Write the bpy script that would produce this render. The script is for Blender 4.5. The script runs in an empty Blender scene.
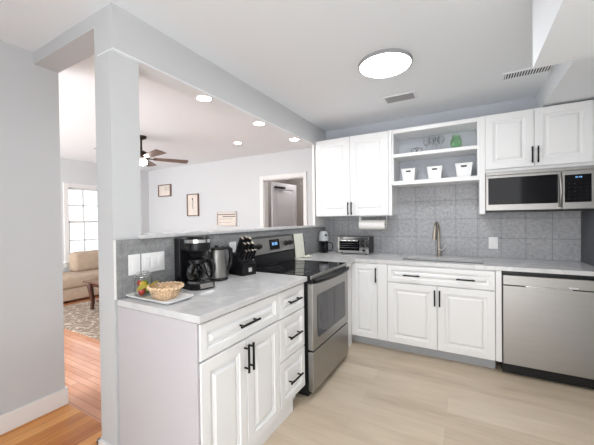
import bpy, bmesh, math
from mathutils import Vector, Matrix
from math import sin, cos, pi, radians

S = bpy.context.scene
COL = S.collection

# ---------------------------------------------------------------- camera
cam_d = bpy.data.cameras.new('camera'); cam = bpy.data.objects.new('camera', cam_d); COL.objects.link(cam)
cam_d.sensor_width = 36.0; cam_d.sensor_fit = 'HORIZONTAL'; cam_d.lens = 36.0 * 301.84 / 594.0
cam_d.clip_start = 0.02; cam_d.clip_end = 200
_y, _p, _r = radians(29.4245), radians(-0.615), radians(-0.7171)
F = Vector((-sin(_y) * cos(_p), cos(_y) * cos(_p), sin(_p))); R = Vector((cos(_y), sin(_y), 0)); U = R.cross(F)
R2 = R * cos(_r) + U * sin(_r); U2 = -R * sin(_r) + U * cos(_r)
m = Matrix((R2, U2, -F)).transposed().to_4x4(); m.translation = Vector((0, 0, 1.3362))
cam.matrix_world = m
S.camera = cam

# ---------------------------------------------------------------- world, lights, exposure
W = bpy.data.worlds.new('world'); S.world = W; W.use_nodes = True
bg = W.node_tree.nodes['Background']
bg.inputs[0].default_value = (0.975, 0.985, 1.0, 1); bg.inputs[1].default_value = 3.8
S.view_settings.view_transform = 'Standard'; S.view_settings.look = 'None'
S.view_settings.gamma = 1.0; S.view_settings.use_curve_mapping = False
S.view_settings.exposure = 0.15
LAMP_ROUND = 40.0      # round kitchen ceiling lamp, emission of its diffuser
LAMP_CAN = 60.0        # recessed lights
LAMP_FAN = 34.0

# ---------------------------------------------------------------- materials
def lin(c):
    c = c / 255.0
    return c / 12.92 if c <= 0.04045 else ((c + 0.055) / 1.055) ** 2.4
def rgb(r, g, b): return (lin(r), lin(g), lin(b), 1)

class NT:
    def __init__(s, name):
        s.m = bpy.data.materials.new(name); s.m.use_nodes = True; s.t = s.m.node_tree; s.n = s.t.nodes
        s.b = s.n['Principled BSDF']
    def add(s, typ, **kw):
        n = s.n.new(typ)
        for k, v in kw.items():
            if k in n.inputs and not hasattr(n, k): n.inputs[k].default_value = v
            else: setattr(n, k, v)
        return n
    def link(s, a, b): s.t.links.new(a, b)
    def set(s, **kw):
        for k, v in kw.items(): s.b.inputs[k.replace('_', ' ')].default_value = v

def mat(name, c, rough=.5, metal=0, bump=0, scale=200, var=0, vscale=4, **kw):
    t = NT(name); t.set(Base_Color=c, Roughness=rough, Metallic=metal, **kw)
    tc = t.add('ShaderNodeTexCoord')
    if var:
        n = t.add('ShaderNodeTexNoise'); n.inputs['Scale'].default_value = vscale; n.inputs['Detail'].default_value = 4
        t.link(tc.outputs['Object'], n.inputs['Vector'])
        r = t.add('ShaderNodeValToRGB'); r.color_ramp.elements[0].position = .3; r.color_ramp.elements[1].position = .7
        r.color_ramp.elements[0].color = tuple(x * (1 - var) for x in c[:3]) + (1,)
        r.color_ramp.elements[1].color = tuple(min(1, x * (1 + var)) for x in c[:3]) + (1,)
        t.link(n.outputs['Fac'], r.inputs['Fac']); t.link(r.outputs['Color'], t.b.inputs['Base Color'])
    if bump:
        n = t.add('ShaderNodeTexNoise'); n.inputs['Scale'].default_value = scale; n.inputs['Detail'].default_value = 3
        t.link(tc.outputs['Object'], n.inputs['Vector'])
        b = t.add('ShaderNodeBump'); b.inputs['Strength'].default_value = bump; b.inputs['Distance'].default_value = .002
        t.link(n.outputs['Fac'], b.inputs['Height']); t.link(b.outputs['Normal'], t.b.inputs['Normal'])
    return t.m

def emit(name, c, s):
    t = NT(name); t.set(Base_Color=c, Emission_Color=c, Emission_Strength=s); return t.m

def glass(name, c=(1, 1, 1, 1), rough=0.0, mix=.85):
    t = NT(name); t.n.remove(t.b)
    o = t.n['Material Output']; tr = t.add('ShaderNodeBsdfTransparent'); gl = t.add('ShaderNodeBsdfGlossy')
    tr.inputs[0].default_value = c; gl.inputs['Roughness'].default_value = .05
    lw = t.add('ShaderNodeLayerWeight'); lw.inputs['Blend'].default_value = 1 - mix
    mx = t.add('ShaderNodeMixShader')
    t.link(lw.outputs['Facing'], mx.inputs[0]); t.link(tr.outputs[0], mx.inputs[1]); t.link(gl.outputs[0], mx.inputs[2])
    t.link(mx.outputs[0], o.inputs['Surface']); return t.m

def planks(name, cols, along='x', length=1.2, width=.18, gap=.002, gapc=(.1, .08, .06, 1), rough=.35, grain=.25, off=0.0, spec=.5, bw=.75):
    """boards seen in plan: rows are `width` wide, each board `length` long and runs along `along`"""
    t = NT(name); tc = t.add('ShaderNodeTexCoord'); mp = t.add('ShaderNodeMapping')
    t.link(tc.outputs['Object'], mp.inputs['Vector'])
    if along == 'y': mp.inputs['Rotation'].default_value = (0, 0, pi / 2)
    mp.inputs['Location'].default_value = (0.13, off, 0)
    br = t.add('ShaderNodeTexBrick'); br.offset = .37; br.offset_frequency = 2; br.squash = 1
    br.inputs['Color1'].default_value = (0, 0, 0, 1); br.inputs['Color2'].default_value = (1, 1, 1, 1)
    br.inputs['Mortar'].default_value = (.5, .5, .5, 1)
    br.inputs['Scale'].default_value = 1; br.inputs['Brick Width'].default_value = length
    br.inputs['Row Height'].default_value = width; br.inputs['Mortar Size'].default_value = gap
    br.inputs['Mortar Smooth'].default_value = .2; br.inputs['Bias'].default_value = 0
    t.link(mp.outputs[0], br.inputs['Vector'])
    ramp = t.add('ShaderNodeValToRGB'); e = ramp.color_ramp.elements
    e[0].color = cols[0]; e[1].color = cols[-1]
    for i, c in enumerate(cols[1:-1]):
        q = e.new((i + 1) / (len(cols) - 1)); q.color = c
    # fine grain stretched along the boards, and broad tonal patches
    m2 = t.add('ShaderNodeMapping'); m2.inputs['Scale'].default_value = (1.6, 22, 1)
    t.link(mp.outputs[0], m2.inputs['Vector'])
    n = t.add('ShaderNodeTexNoise'); n.inputs['Scale'].default_value = 2.2; n.inputs['Detail'].default_value = 8; n.inputs['Roughness'].default_value = .65
    t.link(m2.outputs[0], n.inputs['Vector'])
    m3 = t.add('ShaderNodeMapping'); m3.inputs['Scale'].default_value = (1.2, 5, 1)
    t.link(mp.outputs[0], m3.inputs['Vector'])
    n3 = t.add('ShaderNodeTexNoise'); n3.inputs['Scale'].default_value = 1.7; n3.inputs['Detail'].default_value = 3
    t.link(m3.outputs[0], n3.inputs['Vector'])
    a = t.add('ShaderNodeMath', operation='MULTIPLY_ADD'); a.inputs[1].default_value = grain * 2; a.inputs[2].default_value = -grain
    t.link(n.outputs['Fac'], a.inputs[0])
    a3 = t.add('ShaderNodeMath', operation='MULTIPLY_ADD'); a3.inputs[1].default_value = .9; a3.inputs[2].default_value = -.45
    t.link(n3.outputs['Fac'], a3.inputs[0])
    s1 = t.add('ShaderNodeMath', operation='ADD'); t.link(a.outputs[0], s1.inputs[0]); t.link(a3.outputs[0], s1.inputs[1])
    sc = t.add('ShaderNodeMath', operation='MULTIPLY_ADD'); sc.inputs[1].default_value = bw; sc.inputs[2].default_value = .5 - bw / 2
    t.link(br.outputs['Color'], sc.inputs[0])
    s2 = t.add('ShaderNodeMath', operation='ADD', use_clamp=True); t.link(s1.outputs[0], s2.inputs[0]); t.link(sc.outputs[0], s2.inputs[1])
    t.link(s2.outputs[0], ramp.inputs['Fac'])
    mx = t.add('ShaderNodeMix', data_type='RGBA'); t.link(br.outputs['Fac'], mx.inputs[0])
    t.link(ramp.outputs['Color'], mx.inputs[6]); mx.inputs[7].default_value = gapc
    t.link(mx.outputs[2], t.b.inputs['Base Color'])
    t.set(Roughness=rough, Specular_IOR_Level=spec)
    b = t.add('ShaderNodeBump', invert=True); b.inputs['Strength'].default_value = .25; b.inputs['Distance'].default_value = .002
    t.link(br.outputs['Fac'], b.inputs['Height']); t.link(b.outputs['Normal'], t.b.inputs['Normal'])
    return t.m

def tiles(name, ua, off, c0, c1, c2, grout, size=(.2035, .2025), weave=False):
    """wall tile: ua = axis running along the wall ('X' or 'Y'), mottled encaustic rosette in every tile"""
    t = NT(name); tc = t.add('ShaderNodeTexCoord'); sp = t.add('ShaderNodeSeparateXYZ'); cb = t.add('ShaderNodeCombineXYZ')
    t.link(tc.outputs['Object'], sp.inputs[0]); t.link(sp.outputs[ua], cb.inputs['X']); t.link(sp.outputs['Z'], cb.inputs['Y'])
    mp = t.add('ShaderNodeMapping'); mp.inputs['Location'].default_value = (off[0], off[1], 0); t.link(cb.outputs[0], mp.inputs['Vector'])
    br = t.add('ShaderNodeTexBrick'); br.offset = 0; br.squash = 1
    br.inputs['Scale'].default_value = 1; br.inputs['Brick Width'].default_value = size[0]; br.inputs['Row Height'].default_value = size[1]
    br.inputs['Mortar Size'].default_value = .0022; br.inputs['Mortar Smooth'].default_value = .3
    t.link(mp.outputs[0], br.inputs['Vector'])
    # coordinates inside one tile, 0..1
    sp2 = t.add('ShaderNodeSeparateXYZ'); t.link(mp.outputs[0], sp2.inputs[0])
    cen = []
    for k, ax in enumerate('XY'):
        d = t.add('ShaderNodeMath', operation='DIVIDE'); d.inputs[1].default_value = size[k]; t.link(sp2.outputs[ax], d.inputs[0])
        fr = t.add('ShaderNodeMath', operation='FRACT'); t.link(d.outputs[0], fr.inputs[0])
        sb = t.add('ShaderNodeMath', operation='SUBTRACT'); sb.inputs[1].default_value = .5; t.link(fr.outputs[0], sb.inputs[0]); cen.append(sb)
    c2v = t.add('ShaderNodeCombineXYZ'); t.link(cen[0].outputs[0], c2v.inputs['X']); t.link(cen[1].outputs[0], c2v.inputs['Y'])
    ln = t.add('ShaderNodeVectorMath', operation='LENGTH'); t.link(c2v.outputs[0], ln.inputs[0])
    at = t.add('ShaderNodeMath', operation='ARCTAN2'); t.link(cen[1].outputs[0], at.inputs[0]); t.link(cen[0].outputs[0], at.inputs[1])
    a8 = t.add('ShaderNodeMath', operation='MULTIPLY'); a8.inputs[1].default_value = 8; t.link(at.outputs[0], a8.inputs[0])
    cs = t.add('ShaderNodeMath', operation='COSINE'); t.link(a8.outputs[0], cs.inputs[0])
    rr = t.add('ShaderNodeMath', operation='MULTIPLY_ADD'); rr.inputs[1].default_value = .05; t.link(cs.outputs[0], rr.inputs[0]); t.link(ln.outputs['Value'], rr.inputs[2])
    fq = t.add('ShaderNodeMath', operation='MULTIPLY'); fq.inputs[1].default_value = 24.0; t.link(rr.outputs[0], fq.inputs[0])
    wv = t.add('ShaderNodeMath', operation='SINE'); t.link(fq.outputs[0], wv.inputs[0])
    n = t.add('ShaderNodeTexNoise'); n.inputs['Scale'].default_value = 34; n.inputs['Detail'].default_value = 6; n.inputs['Roughness'].default_value = .7
    t.link(mp.outputs[0], n.inputs['Vector'])
    n2 = t.add('ShaderNodeTexNoise'); n2.inputs['Scale'].default_value = 4; n2.inputs['Detail'].default_value = 2; t.link(mp.outputs[0], n2.inputs['Vector'])
    w2 = t.add('ShaderNodeMath', operation='MULTIPLY_ADD'); w2.inputs[1].default_value = .008 if weave else .05; t.link(wv.outputs[0], w2.inputs[0]); t.link(n.outputs['Fac'], w2.inputs[2])
    w3 = t.add('ShaderNodeMath', operation='MULTIPLY_ADD'); w3.inputs[1].default_value = .35; t.link(n2.outputs['Fac'], w3.inputs[0]); t.link(w2.outputs[0], w3.inputs[2])
    r = t.add('ShaderNodeValToRGB'); e = r.color_ramp.elements; e[0].position = .40; e[0].color = c0; e[1].position = .94; e[1].color = c2
    q = e.new(.66); q.color = c1
    t.link(w3.outputs[0], r.inputs['Fac'])
    mx = t.add('ShaderNodeMix', data_type='RGBA'); t.link(br.outputs['Fac'], mx.inputs[0]); t.link(r.outputs['Color'], mx.inputs[6]); mx.inputs[7].default_value = grout
    t.link(mx.outputs[2], t.b.inputs['Base Color']); t.set(Roughness=.45)
    b = t.add('ShaderNodeBump', invert=True); b.inputs['Strength'].default_value = .3; b.inputs['Distance'].default_value = .002
    t.link(br.outputs['Fac'], b.inputs['Height']); t.link(b.outputs['Normal'], t.b.inputs['Normal'])
    return t.m

def steel(name, c, rough=.28, axis='Z', streak=.12):
    t = NT(name); t.set(Metallic=1.0, Roughness=rough)
    tc = t.add('ShaderNodeTexCoord'); mp = t.add('ShaderNodeMapping'); t.link(tc.outputs['Object'], mp.inputs['Vector'])
    mp.inputs['Scale'].default_value = {'Z': (4, 4, 400), 'X': (400, 4, 4), 'Y': (4, 400, 4)}[axis]
    n = t.add('ShaderNodeTexNoise'); n.inputs['Scale'].default_value = 1; n.inputs['Detail'].default_value = 2; t.link(mp.outputs[0], n.inputs['Vector'])
    r = t.add('ShaderNodeValToRGB'); e = r.color_ramp.elements
    e[0].color = tuple(x * (1 - streak) for x in c[:3]) + (1,); e[1].color = tuple(min(1, x * (1 + streak)) for x in c[:3]) + (1,)
    t.link(n.outputs['Fac'], r.inputs['Fac']); t.link(r.outputs['Color'], t.b.inputs['Base Color'])
    return t.m

def marble(name):
    t = NT(name); tc = t.add('ShaderNodeTexCoord')
    n = t.add('ShaderNodeTexNoise'); n.inputs['Scale'].default_value = 3.5; n.inputs['Detail'].default_value = 8; n.inputs['Distortion'].default_value = 1.5
    t.link(tc.outputs['Object'], n.inputs['Vector'])
    r = t.add('ShaderNodeValToRGB'); e = r.color_ramp.elements
    e[0].position = .42; e[0].color = rgb(212, 211, 211); e[1].position = .62; e[1].color = rgb(221, 220, 219)
    q = e.new(.5); q.color = rgb(203, 203, 204); t.link(n.outputs['Fac'], r.inputs['Fac'])
    t.link(r.outputs['Color'], t.b.inputs['Base Color']); t.set(Roughness=.16); return t.m

def rugmat(name):
    t = NT(name); tc = t.add('ShaderNodeTexCoord')
    v = t.add('ShaderNodeTexVoronoi'); v.inputs['Scale'].default_value = 15; v.feature = 'DISTANCE_TO_EDGE'
    n0 = t.add('ShaderNodeTexNoise'); n0.inputs['Scale'].default_value = 4; t.link(tc.outputs['Object'], n0.inputs['Vector'])
    mxv = t.add('ShaderNodeMix', data_type='RGBA'); mxv.inputs[0].default_value = .25
    t.link(tc.outputs['Object'], mxv.inputs[6]); t.link(n0.outputs['Color'], mxv.inputs[7]); t.link(mxv.outputs[2], v.inputs['Vector'])
    n = t.add('ShaderNodeTexNoise'); n.inputs['Scale'].default_value = 14; n.inputs['Detail'].default_value = 4; t.link(tc.outputs['Object'], n.inputs['Vector'])
    ad = t.add('ShaderNodeMath', operation='MULTIPLY_ADD'); ad.inputs[1].default_value = 4.0
    t.link(v.outputs['Distance'], ad.inputs[0]); t.link(n.outputs['Fac'], ad.inputs[2])
    r = t.add('ShaderNodeValToRGB'); e = r.color_ramp.elements; r.color_ramp.interpolation = 'EASE'
    e[0].position = .5; e[0].color = rgb(206, 192, 174); e[1].position = .95; e[1].color = rgb(142, 124, 108)
    q = e.new(.7); q.color = rgb(172, 160, 146); t.link(ad.outputs[0], r.inputs['Fac']); t.link(r.outputs['Color'], t.b.inputs['Base Color'])
    t.set(Roughness=.95); return t.m

M = dict(
    wall=mat('wall_paint', rgb(203, 204, 205), .7, bump=.05, scale=300),
    wall_k=mat('kitchen_wall_paint', rgb(204, 207, 214), .7),
    wall_lr=mat('living_room_paint', rgb(216, 218, 220), .7),
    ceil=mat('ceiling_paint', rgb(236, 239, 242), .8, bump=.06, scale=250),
    trim=mat('white_trim_paint', rgb(236, 235, 233), .4),
    cab=mat('white_cabinet_paint', rgb(238, 238, 238), .32),
    toe=mat('grey_toe_kick', rgb(168, 170, 174), .6),
    panel=mat('cabinet_end_panel_shaded', rgb(196, 192, 196), .45),  # greyer than the cabinet paint: weak light on this side put into the colour
    stone=marble('quartz_top'),
    tile=tiles('patterned_grey_tile', 'X', (.2035 * 5 - .91, -.914 + .2025 * 5 - .0), rgb(146, 147, 152), rgb(170, 171, 174), rgb(192, 192, 193), rgb(124, 125, 132)),
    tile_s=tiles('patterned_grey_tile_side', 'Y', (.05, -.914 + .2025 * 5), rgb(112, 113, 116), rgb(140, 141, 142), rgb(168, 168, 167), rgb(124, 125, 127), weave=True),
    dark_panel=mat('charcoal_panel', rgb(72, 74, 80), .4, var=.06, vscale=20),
    vinyl=planks('pale_vinyl_planks', [rgb(176, 157, 134), rgb(198, 181, 158), rgb(208, 192, 170), rgb(217, 203, 184)], 'x', 1.5, .18, .0008, rgb(180, 165, 146), .34, .34, .05, bw=.42),
    oak_x=planks('oak_boards_across', [rgb(176, 112, 76), rgb(204, 142, 104), rgb(224, 176, 144)], 'x', .9, .058, .0016, rgb(128, 70, 44), .16, .25, spec=.8, bw=.5),
    oak_y=planks('oak_boards', [rgb(170, 98, 44), rgb(208, 136, 64), rgb(230, 166, 94)], 'y', 1.1, .082, .0012, rgb(120, 62, 28), .25, .3),
    black=mat('matt_black_metal', rgb(24, 24, 26), .35, .6),
    blackp=mat('black_plastic', rgb(18, 18, 21), .34, Specular_IOR_Level=.35),
    blackglass=mat('black_glass', rgb(9, 9, 14), .06, Specular_IOR_Level=.18),
    ovenglass=mat('dark_oven_glass', rgb(62, 62, 66), .06),
    steel=steel('brushed_steel', (.38, .37, .355, 1), .38, 'Z'),
    steel_h=steel('brushed_steel_vertical', (.36, .35, .335, 1), .37, 'X'),
    chrome=mat('chrome', (.75, .75, .75, 1), .12, 1),
    nickel=mat('brushed_nickel', rgb(176, 168, 156), .3, 1),
    sink=steel('sink_steel', (.33, .33, .34, 1), .3, 'X'),
    white=mat('white_plastic', rgb(236, 236, 236), .35),
    cream=mat('cream_board', rgb(236, 235, 222), .5),
    paper=mat('paper_towel', rgb(236, 234, 230), .9, bump=.4, scale=120),
    glass=glass('clear_glass', (.965, .97, .97, 1), mix=.8),
    green=glass('green_glass', (.80, .95, .80, 1), mix=.72),
    smoked=glass('smoked_glass', (.45, .46, .48, 1), mix=.75),
    pane=glass('window_glass', (.62, .64, .66, 1), mix=.9),
    sofa=mat('beige_sofa_fabric', rgb(186, 166, 146), .95, bump=.3, scale=300, var=.06, vscale=14),
    wood_dark=mat('dark_walnut', rgb(74, 38, 26), .3, var=.2, vscale=12),
    table_gloss=mat('polished_walnut', rgb(92, 56, 42), .08, var=.15, vscale=12, Coat_Weight=1.0, Coat_Roughness=.05),
    blade=mat('walnut_fan_blade', rgb(112, 88, 76), .45, var=.15, vscale=12),
    bronze=mat('oiled_bronze', rgb(58, 46, 40), .35, .7),
    frame=mat('weathered_frame_wood', rgb(132, 108, 94), .5, var=.15, vscale=20),
    frame_w=mat('whitewashed_frame_wood', rgb(216, 206, 200), .5),
    artpaper=mat('art_paper', rgb(232, 222, 212), .7, var=.06, vscale=9),
    ink=mat('grey_ink', rgb(120, 112, 112), .8),
    wicker=mat('natural_wicker', rgb(224, 194, 160), .8, bump=.8, scale=260, var=.28, vscale=70),
    yellow=mat('yellow_napkin_cloth', rgb(232, 222, 120), .9),
    red=mat('red_fruit', rgb(178, 44, 32), .5), lime=mat('green_fruit', rgb(120, 150, 44), .5), lemon=mat('yellow_fruit', rgb(226, 194, 60), .5),
    rug=rugmat('patterned_rug_wool'),
    vent=mat('vent_grey', rgb(150, 150, 152), .5), ventdark=mat('vent_dark', rgb(40, 40, 42), .8),
    ring=mat('lamp_ring_grey', rgb(172, 172, 174), .4, .3),
    ringdark=mat('faint_grey_print', rgb(48, 48, 52), .2),
    lamp=emit('lamp_diffuser', (.95, .975, 1, 1), LAMP_ROUND),
    can=emit('recessed_light_diffuser', (1, .97, .93, 1), LAMP_CAN),
    fanlamp=emit('fan_lamp_shade', (.98, .96, .93, 1), LAMP_FAN),
    blue=emit('blue_display_digits', (.25, .55, 1, 1), .5),
    bluegrey=mat('blue_grey_box', rgb(120, 140, 168), .4),
    coffee=mat('coffee', rgb(30, 16, 10), .1),
    door_in=mat('hall_door_paint', rgb(206, 206, 210), .4),
    hall=mat('hall_paint', rgb(176, 168, 164), .7),
    badge=mat('pale_badge', rgb(205, 205, 205), .4),
)

# ---------------------------------------------------------------- geometry collector
class G:
    def __init__(s): s.bm = bmesh.new(); s.round = False
    def _merge(s, b):
        me = bpy.data.meshes.new('tmp'); b.to_mesh(me); b.free(); s.bm.from_mesh(me); bpy.data.meshes.remove(me); return s
    def box(s, x0, x1, y0, y1, z0, z1, bev=0, seg=2):
        b = bmesh.new(); bmesh.ops.create_cube(b, size=1)
        sx, sy, sz = abs(x1 - x0), abs(y1 - y0), abs(z1 - z0)
        for v in b.verts: v.co = Vector(((x0 + x1) / 2 + v.co.x * sx, (y0 + y1) / 2 + v.co.y * sy, (z0 + z1) / 2 + v.co.z * sz))
        if bev: bmesh.ops.bevel(b, geom=list(b.edges), offset=min(bev, .45 * min(sx, sy, sz)), segments=seg, profile=.5, affect='EDGES')
        return s._merge(b)
    def obox(s, c, size, rot, bev=0, seg=2):
        b = bmesh.new(); bmesh.ops.create_cube(b, size=1)
        for v in b.verts: v.co = Vector((v.co.x * size[0], v.co.y * size[1], v.co.z * size[2]))
        if bev: bmesh.ops.bevel(b, geom=list(b.edges), offset=bev, segments=seg, profile=.5, affect='EDGES')
        mm = Matrix.Translation(c) @ rot.to_4x4()
        for v in b.verts: v.co = mm @ v.co
        return s._merge(b)
    def cyl(s, p0, p1, r, r2=None, n=20):
        s.round = True
        p0, p1 = Vector(p0), Vector(p1); d = p1 - p0; b = bmesh.new()
        bmesh.ops.create_cone(b, cap_ends=True, segments=n, radius1=r, radius2=r if r2 is None else r2, depth=d.length)
        mm = Matrix.Translation((p0 + p1) / 2) @ d.to_track_quat('Z', 'Y').to_matrix().to_4x4()
        for v in b.verts: v.co = mm @ v.co
        return s._merge(b)
    def lathe(s, prof, c=(0, 0, 0), n=32, axis=None, ripple=None):
        s.round = True
        b = bmesh.new(); rings = []
        for k, (r, z) in enumerate(prof):
            if r < 1e-6: rings.append([b.verts.new((0, 0, z))])
            else:
                rings.append([b.verts.new((r * (1 + (ripple(k, i) if ripple else 0)) * cos(2 * pi * i / n), r * (1 + (ripple(k, i) if ripple else 0)) * sin(2 * pi * i / n), z)) for i in range(n)])
        for a, q in zip(rings, rings[1:]):
            for i in range(n):
                j = (i + 1) % n
                if len(a) == 1 and len(q) == 1: continue
                if len(a) == 1: b.faces.new((a[0], q[i], q[j]))
                elif len(q) == 1: b.faces.new((a[i], q[0], a[j]))
                else: b.faces.new((a[i], q[i], q[j], a[j]))
        bmesh.ops.recalc_face_normals(b, faces=b.faces)
        mm = Matrix.Translation(c)
        if axis is not None: mm = mm @ Vector(axis).to_track_quat('Z', 'Y').to_matrix().to_4x4()
        for v in b.verts: v.co = mm @ v.co
        return s._merge(b)
    def tube(s, pts, r, n=10, closed=False):
        s.round = True
        pts = [Vector(p) for p in pts]; b = bmesh.new(); rings = []; N = len(pts); up = None
        for i, p in enumerate(pts):
            if closed: t = pts[(i + 1) % N] - pts[i - 1]
            else: t = pts[min(i + 1, N - 1)] - pts[max(i - 1, 0)]
            t.normalize()
            if up is None:
                up = Vector((0, 0, 1)) if abs(t.z) < .9 else Vector((1, 0, 0))
            a = (up - t * up.dot(t)).normalized(); up = a; c = t.cross(a)
            rr = r[i] if isinstance(r, (list, tuple)) else r
            rings.append([b.verts.new(p + (a * cos(2 * pi * k / n) + c * sin(2 * pi * k / n)) * rr) for k in range(n)])
        prs = list(zip(rings, rings[1:])) + ([(rings[-1], rings[0])] if closed else [])
        for a, q in prs:
            for k in range(n): b.faces.new((a[k], a[(k + 1) % n], q[(k + 1) % n], q[k]))
        if not closed: b.faces.new(rings[0][::-1]); b.faces.new(rings[-1])
        bmesh.ops.recalc_face_normals(b, faces=b.faces)
        return s._merge(b)
    def prism(s, poly, axis, a, c):
        """poly in the two other axes (cyclic order), extruded along axis"""
        b = bmesh.new()
        def P(u, v, w): return {'x': (w, u, v), 'y': (u, w, v), 'z': (u, v, w)}[axis]
        A = [b.verts.new(P(u, v, a)) for u, v in poly]; C = [b.verts.new(P(u, v, c)) for u, v in poly]
        b.faces.new(A); b.faces.new(C[::-1])
        for i in range(len(poly)):
            j = (i + 1) % len(poly); b.faces.new((A[i], C[i], C[j], A[j]))
        bmesh.ops.recalc_face_normals(b, faces=b.faces)
        return s._merge(b)
    def plate(s, outer, hole, z0, z1):
        """slab with a rectangular hole; outer polygon is rectangular too: (x0,x1,y0,y1)"""
        X0, X1, Y0, Y1 = outer; x0, x1, y0, y1 = hole
        s.box(X0, x0, Y0, Y1, z0, z1); s.box(x1, X1, Y0, Y1, z0, z1); s.box(x0, x1, Y0, y0, z0, z1); s.box(x0, x1, y1, Y1, z0, z1)
        return s
    def raised(s, f, u0, u1, v0, v1, th=.02, fr=.05, flat=False):
        """cabinet front: f(u,v,n) -> world; frame, ogee step and raised centre field"""
        w, h = u1 - u0, v1 - v0; k = min(1.0, min(w, h) / (fr * 4.2)); fr = fr * k
        if flat: rings = [(0, 0), (0, th - .003), (.003, th)]
        else: rings = [(0, 0), (0, th - .003), (.003, th), (fr, th), (fr + .004 * k, th - .007), (fr + .013 * k, th - .008), (fr + .016 * k, th - .014), (fr + .024 * k, th - .014), (fr + .040 * k, th - .002)]
        b = bmesh.new(); L = []
        for i, n in rings:
            L.append([b.verts.new(f(u, v, n)) for u, v in ((u0 + i, v0 + i), (u1 - i, v0 + i), (u1 - i, v1 - i), (u0 + i, v1 - i))])
        for a, q in zip(L, L[1:]):
            for j in range(4): b.faces.new((a[j], a[(j + 1) % 4], q[(j + 1) % 4], q[j]))
        b.faces.new(L[-1]); b.faces.new(L[0][::-1])
        bmesh.ops.recalc_face_normals(b, faces=b.faces)
        return s._merge(b)

def _base(o): return Vector(o['_b']) if o is not None and '_b' in o else Vector((0, 0, 0))
TAGS = []
def build(name, g, m, parent=None, loc=None, smooth=None):
    """one mesh object. coordinates in g are world ones unless the thing was made with local=True"""
    me = bpy.data.meshes.new(name)
    base = _base(parent) if parent is not None else Vector(loc or (0, 0, 0))
    if parent is None and loc is None and len(g.bm.verts):
        xs = [v.co for v in g.bm.verts]
        lo = Vector([min(c[i] for c in xs) for i in range(3)]); hi = Vector([max(c[i] for c in xs) for i in range(3)])
        base = Vector(((lo.x + hi.x) / 2, (lo.y + hi.y) / 2, lo.z))
    for v in g.bm.verts: v.co -= base
    g.bm.to_mesh(me); g.bm.free(); me.materials.append(m)
    if smooth is None: smooth = 45 if g.round else 14
    me.shade_smooth(); me.set_sharp_from_angle(angle=radians(smooth))
    o = bpy.data.objects.new(name, me); COL.objects.link(o); o['_b'] = tuple(base)
    if parent is not None: o.parent = parent
    else: o.location = base
    return o
def tag(o, label, cat, group=None):
    o['label'] = label; o['category'] = cat
    if group: o['group'] = group
    return o
def thing(name, label, cat, loc=(0, 0, 0), rz=0, group=None, local=False):
    o = bpy.data.objects.new(name, None); COL.objects.link(o); o.location = loc; o.rotation_euler = (0, 0, rz)
    o.empty_display_size = .05; o['_b'] = (0, 0, 0) if local else tuple(loc)
    return tag(o, label, cat, group)
def struct(name, g, m, parent=None, zero=True):
    o = build(name, g, m, parent, loc=(0, 0, 0) if parent is None and zero else None)
    if parent is None: o['kind'] = 'structure'
    return o
def dup(root, loc, rz=None, label=None, scale=None):
    r = root.copy(); COL.objects.link(r); r.location = loc
    if rz is not None: r.rotation_euler = (0, 0, rz)
    if label: r['label'] = label
    if scale: r.scale = scale
    for ch in list(root.children):
        c = ch.copy(); COL.objects.link(c); c.parent = r
        for gch in list(ch.children):
            d = gch.copy(); COL.objects.link(d); d.parent = c
    return r

ZC = 2.50
# ================================================================ SETTING
struct('floor', G().box(-1.70, 1.0, -.6, 3.75, -.05, 0), M['vinyl'])
struct('floor_oak', G().box(-6.6, -1.70, 1.085, 6.2, -.05, 0), M['oak_x'])
struct('floor_oak_hallway', G().box(-2.70, -1.70, -.6, 1.085, -.05, 0).box(-6.6, -2.70, .5, 1.085, -.05, 0), M['oak_y'])
struct('ceiling', G().box(-2.70, 1.0, -1.0, 6.2, ZC, ZC + .1).box(-6.6, -2.70, .3, 6.2, ZC, ZC + .1), M['ceil'])
struct('wall_back', G().box(-1.70, 1.03, 3.71, 3.83, 0, ZC), M['wall_k'])
struct('wall_right', G().box(.93, 1.03, -.8, 3.71, 0, ZC), M['wall'])
struct('wall_left', G().box(-2.70, -2.58, -.8, 1.075, 0, ZC), M['wall'])
bb = G(); bb.box(-2.58, -2.565, -.8, 1.09, 0, .12, .003); bb.box(-2.70, -2.58, 1.075, 1.09, 0, .12, .003)
struct('baseboard_left', bb, M['trim'])
w = G(); w.box(-2.58, -.95, -.9, -.8, 0, ZC)
struct('wall_rear_light_block', w, M['wall'])  # unseen wall added behind the camera to cut daylight on the near faces
# living room shell: window wall, picture wall with a doorway, partition to the kitchen
w = G(); WY0, WY1, WZ0, WZ1 = 2.775, 3.62, .62, 1.98
w.box(-6.52, -6.40, -.8, WY0, 0, ZC); w.box(-6.52, -6.40, WY1, 4.52, 0, ZC); w.box(-6.52, -6.40, WY0, WY1, 0, WZ0); w.box(-6.52, -6.40, WY0, WY1, WZ1, ZC)
struct('wall_window_side', w, M['wall_lr'])
DX0, DX1, DZ = -3.156, -2.345, 2.04
w = G(); w.box(-6.52, DX0, 4.40, 4.52, 0, ZC); w.box(DX1, -1.80, 4.40, 4.52, 0, ZC); w.box(DX0, DX1, 4.40, 4.52, DZ, ZC)
struct('wall_far', w, M['wall_lr'])
struct('wall_partition', G().box(-1.80, -1.70, 3.71, 4.52, 0, ZC), M['wall_lr'])
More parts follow.
